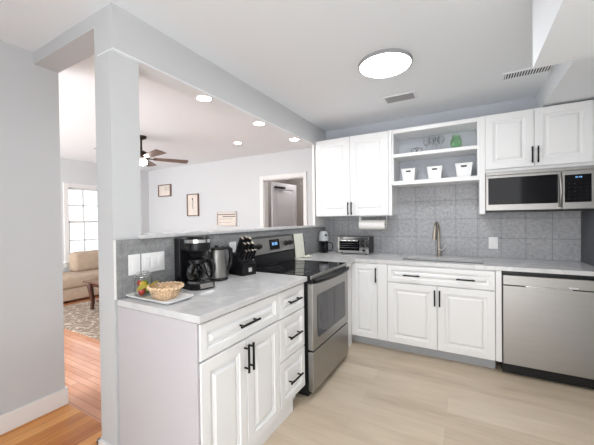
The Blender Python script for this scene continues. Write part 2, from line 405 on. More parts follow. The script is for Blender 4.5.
# hall behind the doorway
w = G(); w.box(-3.75, -3.65, 4.52, 6.0, 0, ZC); w.box(-2.25, -2.15, 4.52, 6.0, 0, ZC); w.box(-3.75, -2.15, 6.0, 6.1, 0, ZC)
struct('wall_hall', w, M['hall'])
c = G(); c.box(DX0 - .075, DX0, 4.38, 4.40, 0, DZ + .07, .004); c.box(DX1, DX1 + .06, 4.38, 4.40, 0, DZ + .07, .004); c.box(DX0, DX1, 4.38, 4.40, DZ, DZ + .07, .004)
c.box(DX0, DX0 + .012, 4.40, 4.52, 0, DZ); c.box(DX1 - .012, DX1, 4.40, 4.52, 0, DZ); c.box(DX0, DX1, 4.40, 4.52, DZ - .012, DZ)
struct('trim_1', c, M['trim'])
# white panelled hall door standing open into the hall
d = thing('door_1', 'x', 'x'); del d['label']; del d['category']; d['kind'] = 'structure'
A, B = Vector((-3.10, 4.55)), Vector((-3.02, 5.30)); dn = (B - A).normalized(); nn = Vector((dn.y, -dn.x))
fd = lambda u, v, n: (A.x + dn.x * u + nn.x * n, A.y + dn.y * u + nn.y * n, v)
L = (B - A).length
g = G()
for v0, v1 in ((.01, .95), (.95, 2.02)): g.raised(fd, 0, L, v0, v1, .03, .11)
build('door_leaf', g, M['door_in'], d)
build('hook_rail', G().obox((A.x + dn.x * .2 + nn.x * .05, A.y + dn.y * .2 + nn.y * .05, 1.93), (.30, .03, .035), Matrix.Rotation(math.atan2(dn.y, dn.x), 3, 'Z')), M['blackp'], d)
t = thing('hall_fill_light', 'added round fill light, out of view on the hall ceiling behind the doorway', 'ceiling light', (-2.75, 5.2, ZC))  # unseen fill lamp, added to brighten the dark hall
build('diffuser', G().lathe([(0, 0), (.14, 0), (.13, -.05), (0, -.07)], (-2.75, 5.2, ZC), 32), emit('hall_fill_glow', (1, .97, .94, 1), 34), t)
# window: casing, two sashes with muntins, pane
wd = thing('window_1', 'x', 'x'); del wd['label']; del wd['category']; wd['kind'] = 'structure'
g = G(); t = .075
g.box(-6.40, -6.38, WY0 - t, WY0, WZ0 - .02, WZ1 + t, .004); g.box(-6.40, -6.38, WY1, WY1 + t, WZ0 - .02, WZ1 + t, .004); g.box(-6.40, -6.38, WY0, WY1, WZ1, WZ1 + t, .004)
build('window_casing', g, M['trim'], wd)
g = G(); g.box(-6.40, -6.34, WY0 - .09, WY1 + .09, WZ0 - .035, WZ0, .006); g.box(-6.40, -6.385, WY0 - .07, WY1 + .07, WZ0 - .11, WZ0 - .035, .004)
build('window_sill', g, M['trim'], wd)
mid = (WZ0 + WZ1) / 2 + .04
for z0, z1, xx in ((mid - .02, WZ1, -6.47), (WZ0, mid + .02, -6.44)):
    g = G(); e = .035
    g.box(xx - .015, xx + .015, WY0, WY0 + e, z0, z1); g.box(xx - .015, xx + .015, WY1 - e, WY1, z0, z1)
    g.box(xx - .015, xx + .015, WY0, WY1, z0, z0 + e); g.box(xx - .015, xx + .015, WY0, WY1, z1 - e, z1)
    for k in (1, 2):
        yy = WY0 + (WY1 - WY0) * k / 3; g.box(xx - .01, xx + .01, yy - .012, yy + .012, z0, z1)
    zz = (z0 + z1) / 2; g.box(xx - .01, xx + .01, WY0, WY1, zz - .012, zz + .012)
    sh = build('window_sash', g, M['trim'], wd)
    build('window_pane', G().box(xx - .003, xx + .003, WY0 + .03, WY1 - .03, z0 + .03, z1 - .03), M['pane'], sh)
# half wall between kitchen and living room, its column, beam, header
struct('wall_half', G().box(-1.80, -1.68, 1.100, 3.71, 0, 1.235), M['wall'])
struct('column', G().box(-1.815, -1.665, .93, 1.094, 0, 2.255).box(-1.815, -1.79, .93, 1.100, 2.255, ZC), M['wall'])
struct('beam', G().box(-1.79, -1.637, .93, 3.71, 2.262, ZC), M['wall'])
struct('beam_soffit_brightened', G().box(-1.79, -1.637, .93, 3.71, 2.255, 2.262), M['ceil'])  # thin board in ceiling white; the underside's lit look is put into its colour
struct('beam_header', G().box(-2.58, -1.815, .93, 1.075, 2.42, ZC), M['wall'])
struct('wall_stub', G().box(-1.69, -1.66, 3.40, 3.71, 1.257, 2.256), M['trim'])
g = G(); g.box(-1.835, -1.665, .912, .93, 0, .105, .003); g.box(-1.835, -1.815, .912, 1.09, 0, .105, .003)
struct('baseboard_column', g, M['trim'])
struct('soffit_cabinets', G().box(.59, .93, 1.9, 3.71, 2.312, ZC), M['ceil'])
struct('soffit_entry', G().box(.30, .93, -.2, 1.975, 2.10, ZC), M['ceil'])
struct('backsplash_back', G().box(-1.66, .93, 3.70, 3.71, .914, 1.70), M['tile'])
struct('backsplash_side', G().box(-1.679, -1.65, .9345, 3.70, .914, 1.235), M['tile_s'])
struct('trim_2', G().box(-1.6645, -1.649, .930, .9345, .915, 1.236), M['trim'])
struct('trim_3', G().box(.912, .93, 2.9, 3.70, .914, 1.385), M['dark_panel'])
g = G(); g.box(-1.679, -1.632, 1.072, 3.69, 1.2355, 1.256); g.box(-1.82, -1.679, 1.101, 3.66, 1.2355, 1.256)
tag(build('ledge_top', g, M['stone']), 'pale stone ledge capping the half wall under the pass-through', 'ledge')

# ================================================================ CABINETS
FL = lambda u, v, n: (-1.065 + n, u, v)       # fronts of the left run, facing +X
FB = lambda u, v, n: (u, 3.09 - n, v)         # fronts of the back run, facing -Y
def pull(a, b, out, parent, r=.0066, name='handle'):
    """bar pull from a to b, standing `out` (vector) off the front"""
    a, b, out = Vector(a), Vector(b), Vector(out); d = b - a; g = G(); g.cyl(a + out, b + out, r, n=12)
    for k in (.14, .86): q = a + d * k; g.cyl(q, q + out, r * .8, n=8)
    return build(name, g, M['black'], parent)
OX, OY = Vector((.03, 0, 0)), Vector((0, -.03, 0))
XF = -1.045

t = thing('base_cabinet', 'white base cabinet with one wide drawer above two doors, beside the column', 'cabinet', (-1.36, 1.28, 0))
g = G(); g.box(-1.65, -1.065, .953, 1.612, .10, .878); g.box(-1.65, -1.10, .953, 1.612, 0, .10); build('carcass', g, M['cab'], t)
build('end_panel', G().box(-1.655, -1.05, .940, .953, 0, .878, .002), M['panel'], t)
build('toe_kick', G().box(-1.10, -1.067, .957, 1.80, .0, .098), M['cab'], t)
dr = build('drawer', G().raised(FL, .957, 1.607, .70, .868, .02, .045), M['cab'], t); pull((XF, 1.206, .782), (XF, 1.366, .782), OX, dr)
for u0, u1, hy in ((.957, 1.281, 1.262), (1.285, 1.607, 1.303)):
    dd = build('door', G().raised(FL, u0, u1, .085, .690, .02, .055), M['cab'], t); pull((XF, hy, .522), (XF, hy, .67), OX, dd)

t = thing('drawer_cabinet', 'narrow white base cabinet with three stacked drawers beside the range', 'cabinet', (-1.36, 1.79, 0))
g = G(); g.box(-1.65, -1.065, 1.6125, 1.950, .10, .878); g.box(-1.65, -1.13, 1.6125, 1.950, 0, .10); build('carcass', g, M['cab'], t)
for z0, z1, hz in ((.695, .868, .785), (.415, .688, .548), (.115, .408, .250)):
    dd = build('drawer', G().raised(FL, 1.616, 1.946, z0, z1, .02, .045), M['cab'], t); pull((XF, 1.70, hz), (XF, 1.86, hz), OX, dd)

t = thing('corner_cabinet', 'white corner base cabinet with one narrow door right of the range', 'cabinet', (-1.2, 3.3, 0))
g = G(); g.box(-1.65, -.7035, 3.092, 3.70, .10, .878); g.box(-1.65, -1.08, 2.745, 3.092, .0, .878); g.box(-1.10, -.7035, 3.17, 3.70, 0, .10)
build('carcass', g, M['cab'], t)
build('filler', G().box(-.80, -.7035, 3.072, 3.091, .10, .876, .001), M['cab'], t)
build('toe_kick', G().box(-1.08, -.7035, 3.15, 3.169, 0, .098), M['toe'], t)
dd = build('door', G().raised(FB, -1.078, -.803, .10, .868, .02, .05), M['cab'], t); pull((-.813, 3.07, .686), (-.813, 3.07, .834), OY, dd)

t = thing('sink_cabinet', 'white double-door sink base cabinet with a wide false drawer front', 'cabinet', (-.24, 3.3, 0))
g = G(); g.box(-.7025, .207, 3.092, 3.11, .10, .878); g.box(-.7025, -.685, 3.11, 3.70, .10, .878); g.box(.19, .207, 3.11, 3.70, .10, .878); g.box(-.685, .19, 3.11, 3.70, .10, .12)
build('carcass', g, M['cab'], t)
build('filler', G().box(.209, .2505, 3.072, 3.70, .10, .878, .001), M['cab'], t)
build('toe_kick', G().box(-.7025, .209, 3.15, 3.169, 0, .098), M['toe'], t)
dr = build('drawer', G().raised(FB, -.70, .205, .705, .868, .02, .045), M['cab'], t)
pull((-.545, 3.07, .780), (-.395, 3.07, .780), OY, dr); pull((-.09, 3.07, .780), (.056, 3.07, .780), OY, dr)
for u0, u1, hx in ((-.70, -.249, -.267), (-.245, .205, -.226)):
    dd = build('door', G().raised(FB, u0, u1, .10, .695, .02, .06), M['cab'], t); pull((hx, 3.07, .515), (hx, 3.07, .663), OY, dd)

# countertops
tag(build('countertop', G().box(-1.65, -1.0276, .936, 1.968, .880, .914, .003), M['stone']), 'pale quartz countertop on the cabinets left of the range', 'countertop', 'quartz worktops')
SX0, SX1, SY0, SY1 = -.585, .13, 3.185, 3.50
g = G(); g.plate((-1.0276, .912, 3.067, 3.70), (SX0, SX1, SY0, SY1), .880, .914); g.box(-1.65, -1.0276, 2.738, 3.70, .880, .914)
tag(build('countertop', g, M['stone']), 'pale quartz countertop around the sink along the tiled back wall', 'countertop', 'quartz worktops')
t = thing('sink', 'stainless steel undermount sink set in the back countertop', 'sink', (-.23, 3.34, .70))
g = G(); g.box(SX0 - .012, SX0, SY0 - .012, SY1 + .012, .70, .879); g.box(SX1, SX1 + .012, SY0 - .012, SY1 + .012, .70, .879)
g.box(SX0, SX1, SY0 - .012, SY0, .70, .879); g.box(SX0, SX1, SY1, SY1 + .012, .70, .879); g.box(SX0, SX1, SY0, SY1, .70, .712)
build('basin', g, M['sink'], t); build('drain', G().cyl((-.23, 3.36, .712), (-.23, 3.36, .717), .045), M['chrome'], t)

# faucet
fx, fy = -.268, 3.59
t = thing('faucet', 'brushed nickel gooseneck faucet with pull-down spray head behind the sink', 'faucet', (fx, fy, .914))
build('base', G().lathe([(0, 0), (.027, 0), (.027, .008), (.02, .014), (.017, .10), (.0, .10)], (fx, fy, .914)), M['nickel'], t)
pts = [(fx, fy, 1.0)] + [(fx, fy, 1.0 + .02 * k) for k in range(1, 10)] + [(fx - .012 * (1 - cos(a)), fy - .075 + .075 * cos(a), 1.19 + .09 * sin(a)) for a in [pi * k / 14 for k in range(1, 14)]]
build('spout', G().tube(pts, .014, 12), M['nickel'], t)
build('spray_head', G().cyl((fx - .024, fy - .15, 1.215), (fx - .03, fy - .165, 1.105), .016, .026), M['nickel'], t)
g = G(); g.cyl((fx + .0, fy, .985), (fx + .045, fy - .01, .985), .018); g.cyl((fx + .035, fy - .01, .985), (fx + .075, fy - .02, 1.035), .006)
build('lever', g, M['chrome'], t)

# upper cabinets
YU = 3.39
FU = lambda u, v, n: (u, YU - n, v)
t = thing('upper_cabinet', 'white two-door wall cabinet left of the open shelves', 'cabinet', (-1.18, 3.55, 1.366))
g = G(); g.box(-1.628, -.712, YU, 3.70, 1.366, 2.292, .001); build('carcass', g, M['cab'], t)
build('filler', G().box(-.745, -.712, YU - .018, YU, 1.366, 2.292, .001), M['cab'], t)
for u0, u1, hx in ((-1.626, -1.188, -1.206), (-1.184, -.748, -1.165)):
    dd = build('door', G().raised(FU, u0, u1, 1.368, 2.290, .02, .06), M['cab'], t); pull((hx, YU - .02, 1.378), (hx, YU - .02, 1.528), OY, dd)
t = thing('open_shelf_unit', 'white open wall shelf unit of two compartments above the sink', 'shelf', (-.30, 3.55, 1.693))
for x0, x1 in ((-.711, -.695), (.088, .103)): build('side_panel', G().box(x0, x1, YU, 3.70, 1.693, 2.292), M['cab'], t)
build('top_panel', G().box(-.695, .088, YU - .005, 3.70, 2.252, 2.292, .001), M['cab'], t)
for z0, z1 in ((1.993, 2.028), (1.693, 1.735)): build('shelf', G().box(-.695, .088, YU - .005, 3.70, z0, z1, .001), M['cab'], t)
t = thing('microwave_cabinet', 'white two-door wall cabinet above the microwave with a long left side panel', 'cabinet', (.53, 3.55, 1.745))
build('side_panel', G().box(.1035, .150, YU - .012, 3.70, 1.362, 2.292, .001), M['cab'], t)
build('carcass', G().box(.150, .928, YU, 3.70, 1.750, 2.292, .001), M['cab'], t)
for u0, u1, hx in ((.153, .519, .504), (.523, .908, .545)):
    dd = build('door', G().raised(FU, u0, u1, 1.782, 2.290, .02, .06), M['cab'], t); pull((hx, YU - .02, 1.808), (hx, YU - .02, 1.952), OY, dd)

# ================================================================ MICROWAVE
t = thing('microwave', 'stainless over-the-range microwave with black window under the right wall cabinet', 'microwave', (.53, 3.5, 1.385))
build('body', G().box(.152, .926, 3.345, 3.69, 1.392, 1.748, .002), M['steel_h'], t)
g = G(); g.box(.152, .926, 3.33, 3.69, 1.378, 1.391); build('bottom_plate', g, M['blackp'], t)
dd = build('door', G().box(.153, .698, 3.325, 3.345, 1.393, 1.715, .003), M['steel_h'], t)
build('window', G().box(.172, .672, 3.322, 3.326, 1.447, 1.692, .001), M['blackglass'], dd)
pts = [(.685, 3.325 - .045 * sin(pi * k / 12), 1.415 + .28 * k / 12) for k in range(13)]
build('handle', G().tube(pts, .011, 10), M['steel_h'], dd)
cp = build('control_panel', G().box(.701, .926, 3.325, 3.345, 1.393, 1.715, .003), M['steel_h'], t)
build('keypad', G().box(.716, .884, 3.322, 3.326, 1.450, 1.680, .001), M['blackglass'], cp)
g = G()
for k, xx in enumerate((.785, .795, .809, .819)): g.box(xx, xx + .006, 3.3205, 3.322, 1.652, 1.663)
build('clock_display', g, M['blue'], cp)
g = G()
for r in range(5):
    for q in range(4): g.box(.740 + .036 * q, .750 + .036 * q, 3.3205, 3.322, 1.475 + .032 * r, 1.478 + .032 * r)
build('key_markings', g, M['bronze'], cp)
build('vent_strip', G().box(.153, .926, 3.327, 3.345, 1.717, 1.747, .002), M['steel_h'], t)
for x0, x1 in ((.30, .46), (.70, .84)): build('bottom_filter', G().box(x0, x1, 3.36, 3.44, 1.374, 1.378), M['vent'], t)

# ================================================================ DISHWASHER
t = thing('dishwasher', 'stainless steel dishwasher with pocket handle right of the sink cabinet', 'dishwasher', (.56, 3.35, 0))
build('body', G().box(.2535, .908, 3.09, 3.69, .015, .878), M['blackp'], t)
dd = build('door', G().box(.258, .85, 3.045, 3.09, .105, .762, .003), M['steel'], t)
g = G(); g.box(.258, .85, 3.045, 3.09, .768, .848, .003); build('top_band', g, M['steel'], t)
g = G(); g.box(.41, .70, 3.038, 3.046, .762, .770, .001); build('handle', g, M['chrome'], dd)
build('badge', G().box(.68, .735, 3.042, 3.0455, .772, .786), M['badge'], dd)
build('side_trim', G().box(.852, .908, 3.072, 3.09, .0, .878), M['cab'], t)
g = G(); g.box(.262, .85, 3.12, 3.13, .005, .10); build('kick_plate', g, M['blackp'], t)

# ================================================================ RANGE
RY0, RY1 = 1.974, 2.732
t = thing('range', 'freestanding stainless steel electric range with black glass cooktop', 'range', (-1.32, 2.35, 0))
g = G(); g.box(-1.645, -1.035, RY0, RY1, .02, .895, .002); build('body', g, M['blackp'], t)
g = G(); g.box(-1.58, -1.005, RY0, RY1, .895, .918, .004); build('cooktop', g, M['blackglass'], t)
build('cooktop_rim', G().box(-1.012, -.998, RY0, RY1, .893, .916, .003), M['steel'], t)
g = G(); g.box(-1.05, -1.005, RY0 + .004, RY1 - .004, .862, .893); build('front_vent', g, M['blackp'], t)
dd = build('oven_door', G().box(-1.035, -.992, RY0 + .003, RY1 - .003, .362, .858, .004), M['steel'], t)
# window with rounded corners
def rrect(u0, u1, v0, v1, r, n=5):
    P = []
    for cx, cy, a0 in ((u1 - r, v1 - r, 0), (u0 + r, v1 - r, 90), (u0 + r, v0 + r, 180), (u1 - r, v0 + r, 270)):
        for k in range(n + 1):
            a = radians(a0 + 90 * k / n); P.append((cx + r * cos(a), cy + r * sin(a)))
    return P
build('oven_window', G().prism(rrect(2.055, 2.645, .437, .762, .03), 'x', -.993, -.989), M['ovenglass'], dd)
pts = [(-.985 + .045 * sin(pi * k / 16) ** .6, RY0 + .02 + (RY1 - RY0 - .04) * k / 16, .872 - .0 * sin(pi * k / 16)) for k in range(17)]
build('handle', G().tube(pts, .014, 10), M['blackp'], dd)
build('storage_drawer', G().box(-1.035, -.992, RY0 + .003, RY1 - .003, .055, .350, .004), M['steel'], t)
# backguard: slanted face
g = G(); g.prism([(-1.648, .918), (-1.585, .918), (-1.585, 1.02), (-1.61, 1.03), (-1.648, 1.03)], 'y', RY0 + .01, RY1 + .004); build('backguard_base', g, M['blackp'], t)
bgd = build('backguard', G().prism([(-1.648, 1.03), (-1.578, 1.03), (-1.598, 1.168), (-1.612, 1.176), (-1.648, 1.176)], 'y', RY0 + .012, RY1 + .002), M['steel'], t)
g = G(); g.prism([(-1.649, 1.168), (-1.596, 1.168), (-1.610, 1.184), (-1.649, 1.184)], 'y', RY0 + .006, RY1 + .008)
for yy in (RY0 + .006, RY1 + .002): g.prism([(-1.649, 1.02), (-1.574, 1.02), (-1.594, 1.170), (-1.610, 1.182), (-1.649, 1.182)], 'y', yy, yy + .007)
build('backguard_trim', g, M['blackp'], t)
sl = lambda z: -1.578 - (z - 1.03) * .145
for yy in (2.045, 2.125, 2.585, 2.655):
    build('knob', G().lathe([(0, 0), (.027, 0), (.026, .008), (.021, .012), (.018, .032), (0, .032)], (sl(1.10), yy, 1.10), 20, axis=(1, 0, .145)), M['blackp'], t)
dp = build('display_panel', G().prism([(sl(1.055), 1.055), (sl(1.055) + .003, 1.055), (sl(1.15) + .003, 1.15), (sl(1.15), 1.15)], 'y', 2.30, 2.46), M['blackglass'], t)
g = G()
for k in range(4): g.prism([(sl(1.10) + .003, 1.095), (sl(1.10) + .0045, 1.095), (sl(1.125) + .0045, 1.122), (sl(1.125) + .003, 1.122)], 'y', 2.335 + .022 * k + (.006 if k > 1 else 0), 2.348 + .022 * k + (.006 if k > 1 else 0))
build('clock_display', g, M['blue'], dp)
g = G()
for cx, cy, r in ((-1.18, 2.15, .10), (-1.18, 2.54, .08), (-1.43, 2.15, .075), (-1.43, 2.54, .095)):
    n = 40; g = G(); g.tube([(cx + r * cos(2 * pi * k / n), cy + r * sin(2 * pi * k / n), .9183) for k in range(n)], .0012, 4, closed=True); build('burner_marking', g, M['ringdark'], t)

# ================================================================ SMALL WALL FITTINGS
def plate(x0, y0, n, label, group='switches and outlets', kind='switch_plate', cat='switch'):
    w = .070 if n == 1 else .152; t = thing(kind, label, cat, (-1.65, y0, 1.09), 0, group)
    build('cover_plate', G().box(-1.65, -1.643, y0, y0 + w, 1.033, 1.148, .003), M['white'], t)
    for k in range(n):
        yc = y0 + w / 2 + (k - (n - 1) / 2) * .046
        build('rocker', G().box(-1.643, -1.638, yc - .016, yc + .016, 1.057, 1.124, .003), M['white'], t)
    return t
plate(-1.65, 1.000, 1, 'single white wall plate nearest the column, behind the fruit jar')
plate(-1.65, 1.078, 3, 'wide white three-gang switch plate left of the coffee maker')
def outlet(label, local_to):
    t = thing('outlet', label, 'outlet', local_to, 0, 'switches and outlets', local=True)
    build('cover_plate', G().box(-.04, .04, -.006, 0, -.06, .06, .003), M['white'], t)
    for s in (-.027, .027): build('socket', G().box(-.017, .017, -.009, -.005, s - .014, s + .014, .003), M['white'], t)
    return t
outlet('white double outlet on the tiled wall below the microwave cabinet side panel', (.232, 3.70, 1.067))
o2 = outlet('white outlet low on the side backsplash behind the kettle handle', (-1.65, 1.86, 1.10)); o2.rotation_euler = (0, 0, pi / 2)

# ceiling fittings
t = thing('ceiling_light', 'large round flush ceiling light glowing white over the kitchen', 'ceiling light', (-.53, 2.31, ZC))
build('housing', G().lathe([(0, 0), (.190, 0), (.194, -.005), (.194, -.024), (.186, -.028), (.181, -.024), (0, -.024)], (-.53, 2.31, ZC), 64), M['ring'], t)
build('diffuser', G().lathe([(0, -.0245), (.180, -.0245), (.176, -.030), (.1, -.033), (0, -.034)], (-.53, 2.31, ZC), 64), M['lamp'], t)
def vent(x0, x1, y0, y1, n, label, ax, slat_m, back_m):
    t = thing('ceiling_vent', label, 'vent', ((x0 + x1) / 2, (y0 + y1) / 2, ZC), 0, 'kitchen ceiling vents'); f = .02
    g = G(); g.plate((x0 - f, x1 + f, y0 - f, y1 + f), (x0, x1, y0, y1), ZC - .008, ZC - .0005); build('frame', g, M['ceil'], t)
    build('backing', G().box(x0, x1, y0, y1, ZC - .002, ZC - .0005), back_m, t); g = G()
    for k in range(n):
        if ax == 'x':
            xx = x0 + (x1 - x0) * (k + .5) / n; g.obox((xx, (y0 + y1) / 2, ZC - .006), ((x1 - x0) / n * .45, y1 - y0, .0015), Matrix.Rotation(.5, 3, 'Y'))
        else:
            yy = y0 + (y1 - y0) * (k + .5) / n; g.obox(((x0 + x1) / 2, yy, ZC - .006), (x1 - x0, (y1 - y0) / n * .6, .0015), Matrix.Rotation(-.5, 3, 'X'))
    build('slats', g, slat_m, t)
vent(-.690, -.430, 2.975, 3.120, 7, 'small grey louvred vent between the round lamp and open shelves', 'y', M['vent'], M['ringdark'])
vent(.275, .585, 2.995, 3.105, 17, 'white vent with dark slots near the angled soffit', 'x', M['ceil'], M['ventdark'])
def can(x, y, z, label):
    t = thing('recessed_light', label, 'light', (x, y, z), 0, 'recessed ceiling lights', local=True)
    build('trim_ring', G().lathe([(.050, 0), (.062, 0), (.063, -.004), (.051, -.006), (.050, 0)], (0, 0, 0), 32), M['trim'], t)
    build('diffuser', G().lathe([(0, -.002), (.050, -.003), (.048, -.0055), (0, -.007)], (0, 0, 0), 32), M['can'], t)
can(-1.715, 1.645, 2.255, 'recessed light in the beam underside, nearest the column')
can(-1.72, 2.34, 2.255, 'recessed light in the beam underside, the middle one')
can(-1.72, 3.01, 2.255, 'recessed light in the beam underside, nearest the wall cabinet')
can(-3.004, 3.538, ZC, 'recessed light in the living room ceiling above the doorway')

# ================================================================ COUNTER ITEMS, LEFT RUN
Z = .9145
tr = thing('serving_tray', 'white rectangular tray under the wicker basket on the near countertop', 'tray', (-1.465, 1.06, Z), radians(0), local=True)
g = G(); g.box(-.155, .155, -.072, .072, .004, .010, .002); build('tray_base', g, M['white'], tr)
P = rrect(-.18, .18, -.088, .088, .02); Q = rrect(-.160, .160, -.070, .070, .015)
b = bmesh.new(); o_ = [b.verts.new((x, y, .020)) for x, y in P]; i_ = [b.verts.new((x, y, .008)) for x, y in Q]; u_ = [b.verts.new((x * .99, y * .985, .014)) for x, y in P]; l_ = [b.verts.new((x, y, .001)) for x, y in Q]
N = len(P)
for A_, B_ in ((l_, u_), (u_, o_), (o_, i_)):
    for k in range(N): b.faces.new((A_[k], A_[(k + 1) % N], B_[(k + 1) % N], B_[k]))
b.faces.new(l_); b.faces.new(i_); bmesh.ops.recalc_face_normals(b, faces=b.faces); g = G(); g._merge(b); build('rim', g, M['white'], tr)

bx, by, bz = -1.405, 1.055, Z + .0105
bk = thing('wicker_basket', 'small round natural wicker basket with a scalloped rim on the white tray', 'basket', (bx, by, bz), local=True)
def wv(k, i): return .03 * sin(i * pi / 2 * 1.0 + k * pi)
prof = [(0, 0), (.05, 0)] + [(.054 + .026 * (k / 10) ** .7, .004 + .056 * k / 10) for k in range(11)]
prof += [(r - .005, z) for r, z in prof[::-1][:-1]]
prof[-1] = (.046, .004); prof += [(0, .004)]
build('bowl', G().lathe(prof, (0, 0, 0), 64, ripple=lambda k, i: .05 * (1 if (i // 2 + k) % 2 else -1) if 2 < k < 20 else 0), M['wicker'], bk)
g = G(); n = 96; g.tube([((.084 + .004 * cos(24 * 2 * pi * k / n)) * cos(2 * pi * k / n), (.084 + .004 * cos(24 * 2 * pi * k / n)) * sin(2 * pi * k / n), .062 + .005 * sin(24 * 2 * pi * k / n)) for k in range(n)], .006, 6, closed=True)
build('rim', g, M['wicker'], bk)
# yellow napkin tucked over the basket's back edge
g = G(); b = bmesh.new(); NU, NV = 10, 8; V = []
for i in range(NU):
    row = []
    for j in range(NV):
        u, v = i / (NU - 1), j / (NV - 1)
        row.append(b.verts.new((bx - .128 + .10 * u, by - .085 + .075 * v, bz + .088 + .006 * sin(u * 5 + v * 3) - .050 * (1 - u) ** 2 + .003 * cos(v * 9))))
    V.append(row)
for i in range(NU - 1):
    for j in range(NV - 1): b.faces.new((V[i][j], V[i + 1][j], V[i + 1][j + 1], V[i][j + 1]))
r_ = bmesh.ops.solidify(b, geom=list(b.faces), thickness=.003); g._merge(b)
tag(build('napkin', g, M['yellow']), 'pale yellow cloth draped over the left edge of the wicker basket', 'napkin')
# clip-top jar with fruit
jx, jy = -1.568, 1.035; jz = Z + .0105
j = thing('glass_jar', 'clear clip-top glass jar holding coloured fruit, standing behind the basket', 'jar', (jx, jy, jz))
JS = 1.22
def sc_(p, k=JS): return [(a * k, b_ * k) for a, b_ in p]
build('jar_body', G().lathe(sc_([(0, 0), (.034, 0), (.037, .006), (.037, .07), (.033, .082), (.033, .092), (.031, .092), (.031, .083), (.035, .069), (.035, .007), (0, .004)]), (jx, jy, jz), 32), M['glass'], j)
build('lid', G().lathe(sc_([(0, .110), (.02, .108), (.036, .099), (.036, .094), (0, .094)]), (jx, jy, jz), 32), M['glass'], j)
g = G(); g.tube([(jx + .044 * cos(a), jy + .044 * sin(a), jz + .108) for a in [2 * pi * k / 24 for k in range(24)]], .0018, 6, closed=True); g.tube([(jx + .044, jy, jz + .108), (jx + .055, jy, jz + .122), (jx + .044, jy, jz + .140), (jx, jy, jz + .136)], .0018, 6)
build('wire_clip', g, M['chrome'], j)
for k, (dx, dy, dz, r, mm) in enumerate(((.010, -.016, .026, .019, 'red'), (.012, .016, .028, .019, 'lime'), (-.018, 0, .026, .019, 'lemon'), (.012, -.010, .062, .018, 'lemon'), (-.010, .014, .064, .017, 'lime'), (-.012, -.014, .070, .014, 'red'))):
    g = G(); g.lathe([(r * sin(pi * q / 10) if 0 < q < 10 else 0, -r * cos(pi * q / 10) * 1.05) for q in range(11)], (jx + dx, jy + dy, jz + dz), 16)
    tag(build('fruit', g, M[mm]), ['red', 'green', 'yellow'][['red', 'lime', 'lemon'].index(mm)] + [' fruit piece low in the glass jar', ' fruit piece high in the glass jar'][k > 2], 'fruit', 'fruit in the jar')

# coffee maker (faces local +X)
cm = thing('coffee_maker', 'black drip coffee maker with glass carafe beside the kettle', 'coffee maker', (-1.52, 1.362, Z), radians(-12), local=True)
g = G(); g.prism([(-.115, -.085), (.085, -.085), (.118, -.06), (.128, -.02), (.128, .02), (.118, .06), (.085, .085), (-.115, .085)], 'z', 0, .034); build('base', g, M['blackp'], cm)
bp_ = build('control_panel', G().prism([(.1285, .008), (.136, .010), (.124, .0365), (.082, .0385), (.082, .0345), (.1285, .0345)], 'y', -.045, .045), M['steel'], cm)
for k in (-.024, 0, .024): build('button', G().obox((.106, k, .0378), (.016, .014, .004), Matrix.Rotation(.05, 3, 'Y'), .001), M['blackp'], bp_)
g = G(); g.box(-.115, -.045, -.085, .085, .03, .312, .010, 3); build('water_tank', g, M['blackp'], cm)
hd = build('brew_head', G().lathe([(.046, .198), (.058, .225), (.076, .235), (.080, .250), (.080, .308), (.074, .316), (0, .316), (0, .198), (.046, .198)], (.028, 0, 0), 40), M['blackp'], cm)
build('head_bridge', G().box(-.06, .02, -.078, .078, .236, .312, .006), M['blackp'], cm)
build('steel_band', G().lathe([(.079, .284), (.0815, .284), (.0815, .304), (.079, .304), (.079, .284)], (.028, 0, 0), 40), M['chrome'], hd)
build('lid', G().lathe([(0, .3165), (.072, .3165), (.068, .324), (0, .326)], (.028, 0, 0), 40), M['blackp'], hd)
build('hot_plate', G().cyl((.034, 0, .034), (.034, 0, .039), .066), M['ring'], cm)
cf = build('carafe', G().lathe([(0, .041), (.056, .041), (.070, .058), (.075, .088), (.069, .120), (.054, .146), (.050, .158), (.056, .168), (.054, .168), (.048, .158), (.052, .146), (.067, .120), (.073, .088), (.068, .060), (.054, .044), (0, .044)], (.034, 0, 0), 40), M['smoked'], cm)
build('carafe_collar', G().lathe([(.052, .154), (.060, .158), (.060, .178), (.03, .188), (0, .188), (0, .154), (.052, .154)], (.034, 0, 0), 32), M['blackp'], cf)
g = G(); q0 = Vector((.034, 0, 0)); dd_ = Vector((cos(radians(28)), sin(radians(28)), 0))
g.tube([q0 + dd_ * a + Vector((0, 0, z)) for a, z in ((.055, .170), (.088, .172), (.108, .150), (.110, .115), (.098, .078), (.074, .066))], [.010, .011, .011, .010, .009, .007], 10); build('carafe_handle', g, M['blackp'], cf)
build('coffee_level', G().lathe([(0, .045), (.052, .045), (.064, .060), (.067, .070), (0, .070)], (.034, 0, 0), 32), M['coffee'], cf)

